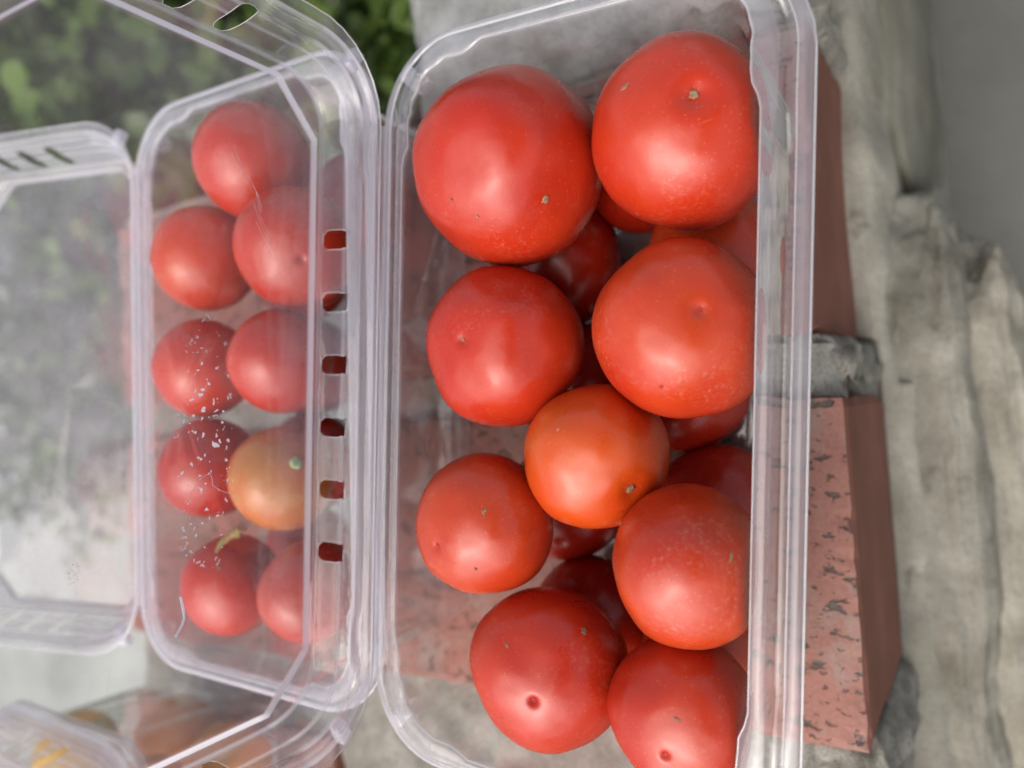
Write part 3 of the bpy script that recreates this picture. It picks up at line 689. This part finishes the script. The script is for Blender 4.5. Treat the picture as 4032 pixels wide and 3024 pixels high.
# ------------------------------------------------------------------ pale capstone beyond the last brick, rubble below
def rock(name, c, s, mat, seed, rz=0, rough=.16, sub=6, label=None, group='rough stones of the wall foot', flat=.0):
    bm = bmesh.new(); bmesh.ops.create_icosphere(bm, subdivisions=sub, radius=1)
    for v in bm.verts:
        d = v.co.normalized(); 
        q = Vector([math.copysign(abs(a) ** .62, a) for a in d]); 
        k = 1 + rough * noise.noise(d * 1.4 + Vector((seed * 5, 0, 0))) + rough * .5 * noise.noise(d * 4 + Vector((0, seed * 3, 0))) + rough * .18 * noise.noise(d * 14)
        p = Vector((q.x * s[0], q.y * s[1], q.z * s[2])) * k
        # long bedding grooves
        p += Vector((d.x, d.y, d.z * .4)) * (.0050 * noise.noise(Vector((p.x * 26, p.y * 30, p.z * 9 + seed))) + .0016 * noise.noise(Vector((p.x * 90, p.y * 90, p.z * 20))) + .0006 * noise.noise(p * 300))
        v.co = p
    o = bm_obj(bm, name, mat); o.location = c; o.rotation_euler = (0, 0, rz)
    if label: tag(o, label, 'stone', group)
    return o
def block(name, x0, x1, y0, y1, z0, z1, mat, seed, amp, label, group='rough stones of the wall foot', nseg=(90, 50, 12)):
    V = {}; vl = []; F = []; nx, ny, nz = nseg
    def vid(i, j, k):
        if (i, j, k) not in V:
            c = Vector((i / nx * 2 - 1, j / ny * 2 - 1, k / nz * 2 - 1))
            p = Vector(((x0 + x1) / 2 + c.x * (x1 - x0) / 2, (y0 + y1) / 2 + c.y * (y1 - y0) / 2, (z0 + z1) / 2 + c.z * (z1 - z0) / 2))
            # worn arrises
            ex, ey, ez = [max(0, .012 - (1 - abs(a)) * s_ / 2) / .012 for a, s_ in ((c.x, x1 - x0), (c.y, y1 - y0), (c.z, z1 - z0))]
            p -= Vector((math.copysign(1, c.x) * ex * max(ey, ez), math.copysign(1, c.y) * ey * max(ex, ez), math.copysign(1, c.z) * ez * max(ex, ey))) * .005
            n = amp * (noise.noise(p * 28 + Vector((seed, 0, 0))) + .5 * noise.noise(p * 90) + .25 * noise.noise(p * 260))
            d = Vector((c.x if abs(c.x) > .999 else 0, c.y if abs(c.y) > .999 else 0, c.z if abs(c.z) > .999 else 0))
            V[(i, j, k)] = len(vl); vl.append(p + d.normalized() * n)
        return V[(i, j, k)]
    for a in range(nx):
        for b in range(ny):
            F.append((vid(a, b, nz), vid(a + 1, b, nz), vid(a + 1, b + 1, nz), vid(a, b + 1, nz)))
        for b in range(nz):
            F.append((vid(a, 0, b), vid(a + 1, 0, b), vid(a + 1, 0, b + 1), vid(a, 0, b + 1))); F.append((vid(a, ny, b + 1), vid(a + 1, ny, b + 1), vid(a + 1, ny, b), vid(a, ny, b)))
    for a in range(ny):
        for b in range(nz):
            F.append((vid(0, a, b + 1), vid(0, a + 1, b + 1), vid(0, a + 1, b), vid(0, a, b))); F.append((vid(nx, a, b), vid(nx, a + 1, b), vid(nx, a + 1, b + 1), vid(nx, a, b + 1)))
    o = mesh_obj(name, vl, F, mat); tag(o, label, 'stone', group); o.location = WO; o.rotation_euler = (0, 0, WR); return o
block('capstone', .1175, .46, .006, .156, -.148, -.002, M_CAP, 3, .0040, 'pale rough capstone beyond the end of the topmost brick')
foot = grid(-.42, .44, -.016, .02, lambda x, y: -.10 * sm(.006, .016, x) * sm(-.004, -.0075, y + .002 * noise.noise(Vector((x * 40, 0, 0)))) -.0895 + .030 * sm(.000, .095, x) + .003 * noise.noise(Vector((x, y, 1)) * 40) + .001 * noise.noise(Vector((x, y, 2)) * 160) - .012 * sm(-.008, -.016, y + .003 * noise.noise(Vector((x * 30, 0, 0)))), .004, 'footing', M_FOOT, None, -.449)
foot.location = WO; foot.rotation_euler = (0, 0, WR); foot['kind'] = 'structure'
rock('fieldstone', (-.045, -.067, -.150), (.130, .021, .060), M_ROCK2, 5, WR * 1.1, .10, 6, 'long grey stone directly below the brick face')
rock('fieldstone', (-.050, -.083, -.185), (.122, .024, .070), M_ROCK, 8, WR * 1.1, .12, 6, 'paler tan stone that sticks out farthest from the wall foot')
rock('fieldstone', (-.250, -.090, -.165), (.085, .032, .06), M_ROCK, 11, WR, .14, 5, 'tan stone at the lower right corner of the view')
M_OLIVE = stone_mat('olive_stone', (.13, .125, .10), (.18, .175, .14), (.235, .23, .19), .2, 20, .002)
rock('fieldstone', (.195, -.036, -.245), (.125, .017, .130), M_OLIVE, 14, WR, .06, 5, 'olive tinted stone low on the wall at the top right')
core = grid(-.42, .118, .0, .352, lambda x, y: -.0852, .06, 'wall_core', M_FOOT, None, -.449)
core.location = WO; core.rotation_euler = (0, 0, WR); core['kind'] = 'structure'
cap_base = grid(.118, .44, .022, .152, lambda x, y: -.150, .06, 'wall_base', M_FOOT, None, -.449)
cap_base.location = WO; cap_base.rotation_euler = (0, 0, WR); cap_base['kind'] = 'structure'
# ------------------------------------------------------------------ ground
def big(name, x0, x1, y0, y1, z, mat, amp=.004, step=.12):
    o = grid(x0, x1, y0, y1, lambda x, y: z + amp * noise.noise(Vector((x, y, z)) * 5), step, name, mat); o['kind'] = 'structure'; return o
big('path', -8, 8, -6, 8, -.452, M_PATH, .002, .25)
def pz(x, y): return -.440 + .004 * noise.noise(Vector((x, y, 9)) * 7)
o = grid(-4, .22, .33, 5, pz, .09, 'gravel', M_PALE); o['kind'] = 'structure'
def sz(x, y): return -.432 + .018 * noise.noise(Vector((x, y, 4)) * 9)
o = grid(.0, 4, .16, 5, sz, .07, 'soil', M_SOIL); o['kind'] = 'structure'
for v in o.data.vertices:   # the bed's edge wanders
    if v.co.x < .35: v.co.z -= .05 * sm(.25, .05, v.co.x + .12 * noise.noise(Vector((v.co.y * 3, 0, 0))))
# ------------------------------------------------------------------ unseen roof and posts added behind the camera to shade the near side
def slab(name, x0, x1, y0, y1, z0, z1, mat):
    V = [(x, y, z) for z in (z0, z1) for y in (y0, y1) for x in (x0, x1)]
    o = mesh_obj(name, V, [(0, 2, 3, 1), (4, 5, 7, 6), (0, 1, 5, 4), (2, 6, 7, 3), (0, 4, 6, 2), (1, 3, 7, 5)], mat, None, False); o['kind'] = 'structure'; return o
M_SHADE_ROOF = stone_mat('added_shade_render', (.20, .18, .15), (.24, .22, .19), (.28, .26, .22), .1, 4, .002)
slab('added_shade_roof', -.75, 1.6, -2.1, -.95, 2.0, 2.08, M_SHADE_ROOF)
for x in (-.6, 1.45): slab('added_shade_post', x - .05, x + .05, -2.0, -1.9, -.46, 1.998, M_SHADE_ROOF)
# ------------------------------------------------------------------ shrub
leafmeshes = []
for k in range(4):
    Lf, Wd = 1.0, .36 + .06 * k; V = []; F = []
    for i in range(6):
        t = i / 5; wd = Wd * math.sin(math.pi * min(1, t ** .8)) * (1 - .25 * t) + .01; bend = -.22 * t * t
        V += [(t * Lf, -wd, bend + .06), (t * Lf, 0, bend), (t * Lf, wd, bend + .06)]
    for i in range(5):
        for q in range(2): F.append((i * 3 + q, (i + 1) * 3 + q, (i + 1) * 3 + q + 1, i * 3 + q + 1))
    me = bpy.data.meshes.new('leaf'); me.from_pydata(V, [], F); me.polygons.foreach_set('use_smooth', [True] * len(F)); me.materials.append(M_LEAF)
    a = me.attributes.new('shade', 'FLOAT', 'POINT'); a.data.foreach_set('value', [(.05, .3, .6, .9)[k]] * len(V)); leafmeshes.append((me, V, F))
def shrub(name, c, rad, nleaf, nfree, label, seed, ls=(.022, .042)):
    root = empty(name, (c[0], c[1], -.44)); tag(root, label, 'shrub', 'shrubs beyond the wall'); rn = random.Random(seed)
    for s_ in range(5):
        a = rn.random() * 6.28; pts = [(0, 0, 0)]
        for i in range(1, 6): pts.append((math.cos(a) * rad[0] * .14 * i + rn.uniform(-.01, .01), math.sin(a) * rad[1] * .14 * i, (c[2] + .44) * i / 4.5))
        tube(pts, .006, 'stem', M_STEM, root, closed=False)
    V = []; F = []; SH = []
    for i in range(nleaf):
        while True:
            d = Vector((rn.uniform(-1, 1), rn.uniform(-1, 1), rn.uniform(-1, 1)))
            if .25 < d.length < 1: break
        d = d * (1 + .25 * noise.noise(d * 2 + Vector((seed, 0, 0))))
        p = Vector((d.x * rad[0], d.y * rad[1], c[2] + .44 + d.z * rad[2]))
        if p.z < .03: p.z = .03
        q = Quaternion((rn.gauss(0, 1), rn.gauss(0, 1), rn.gauss(0, 1), rn.gauss(0, 1))).normalized(); e = q.to_euler()
        q = Quaternion((0, 0, 1), rn.random() * 6.28) @ Quaternion((0, 1, 0), rn.gauss(.35, .45)) @ Quaternion((1, 0, 0), rn.gauss(0, .5))
        s = rn.uniform(*ls); mi = min(3, int(rn.random() ** 1.6 * 4)); me, lv, lf = leafmeshes[mi]
        if i < nfree:
            o = bpy.data.objects.new('leaf', me); COL.objects.link(o); o.parent = root; o.location = p; o.rotation_mode = 'QUATERNION'; o.rotation_quaternion = q; o.scale = (s, s, s)
        else:
            b = len(V)
            for v in lv: V.append(q @ Vector(v) * s + p)
            for f in lf: F.append(tuple(b + k for k in f))
            SH += [(.05, .3, .6, .9)[mi]] * len(lv)
    o = mesh_obj('foliage', V, F, M_LEAF, root); a = o.data.attributes.new('shade', 'FLOAT', 'POINT'); a.data.foreach_set('value', SH); o['kind'] = 'stuff'
shrub('shrub', (.42, .42, -.33), (.30, .20, .13), 1400, 90, 'dark leafy shrub just beyond the pale capstone', 1)
shrub('shrub', (.45, .95, -.25), (.42, .36, .20), 2400, 120, 'bright green leafy shrub seen through the raised lid at the upper left', 2)
shrub('shrub', (.02, 1.10, -.36), (.30, .30, .09), 1500, 60, 'low sparse leafy plant at the edge of the pale gravel', 3, (.014, .028))
shrub('shrub', (.9, 1.3, -.1), (.5, .5, .35), 5200, 0, 'tall green shrub farthest away at the top left', 4, (.022, .042))
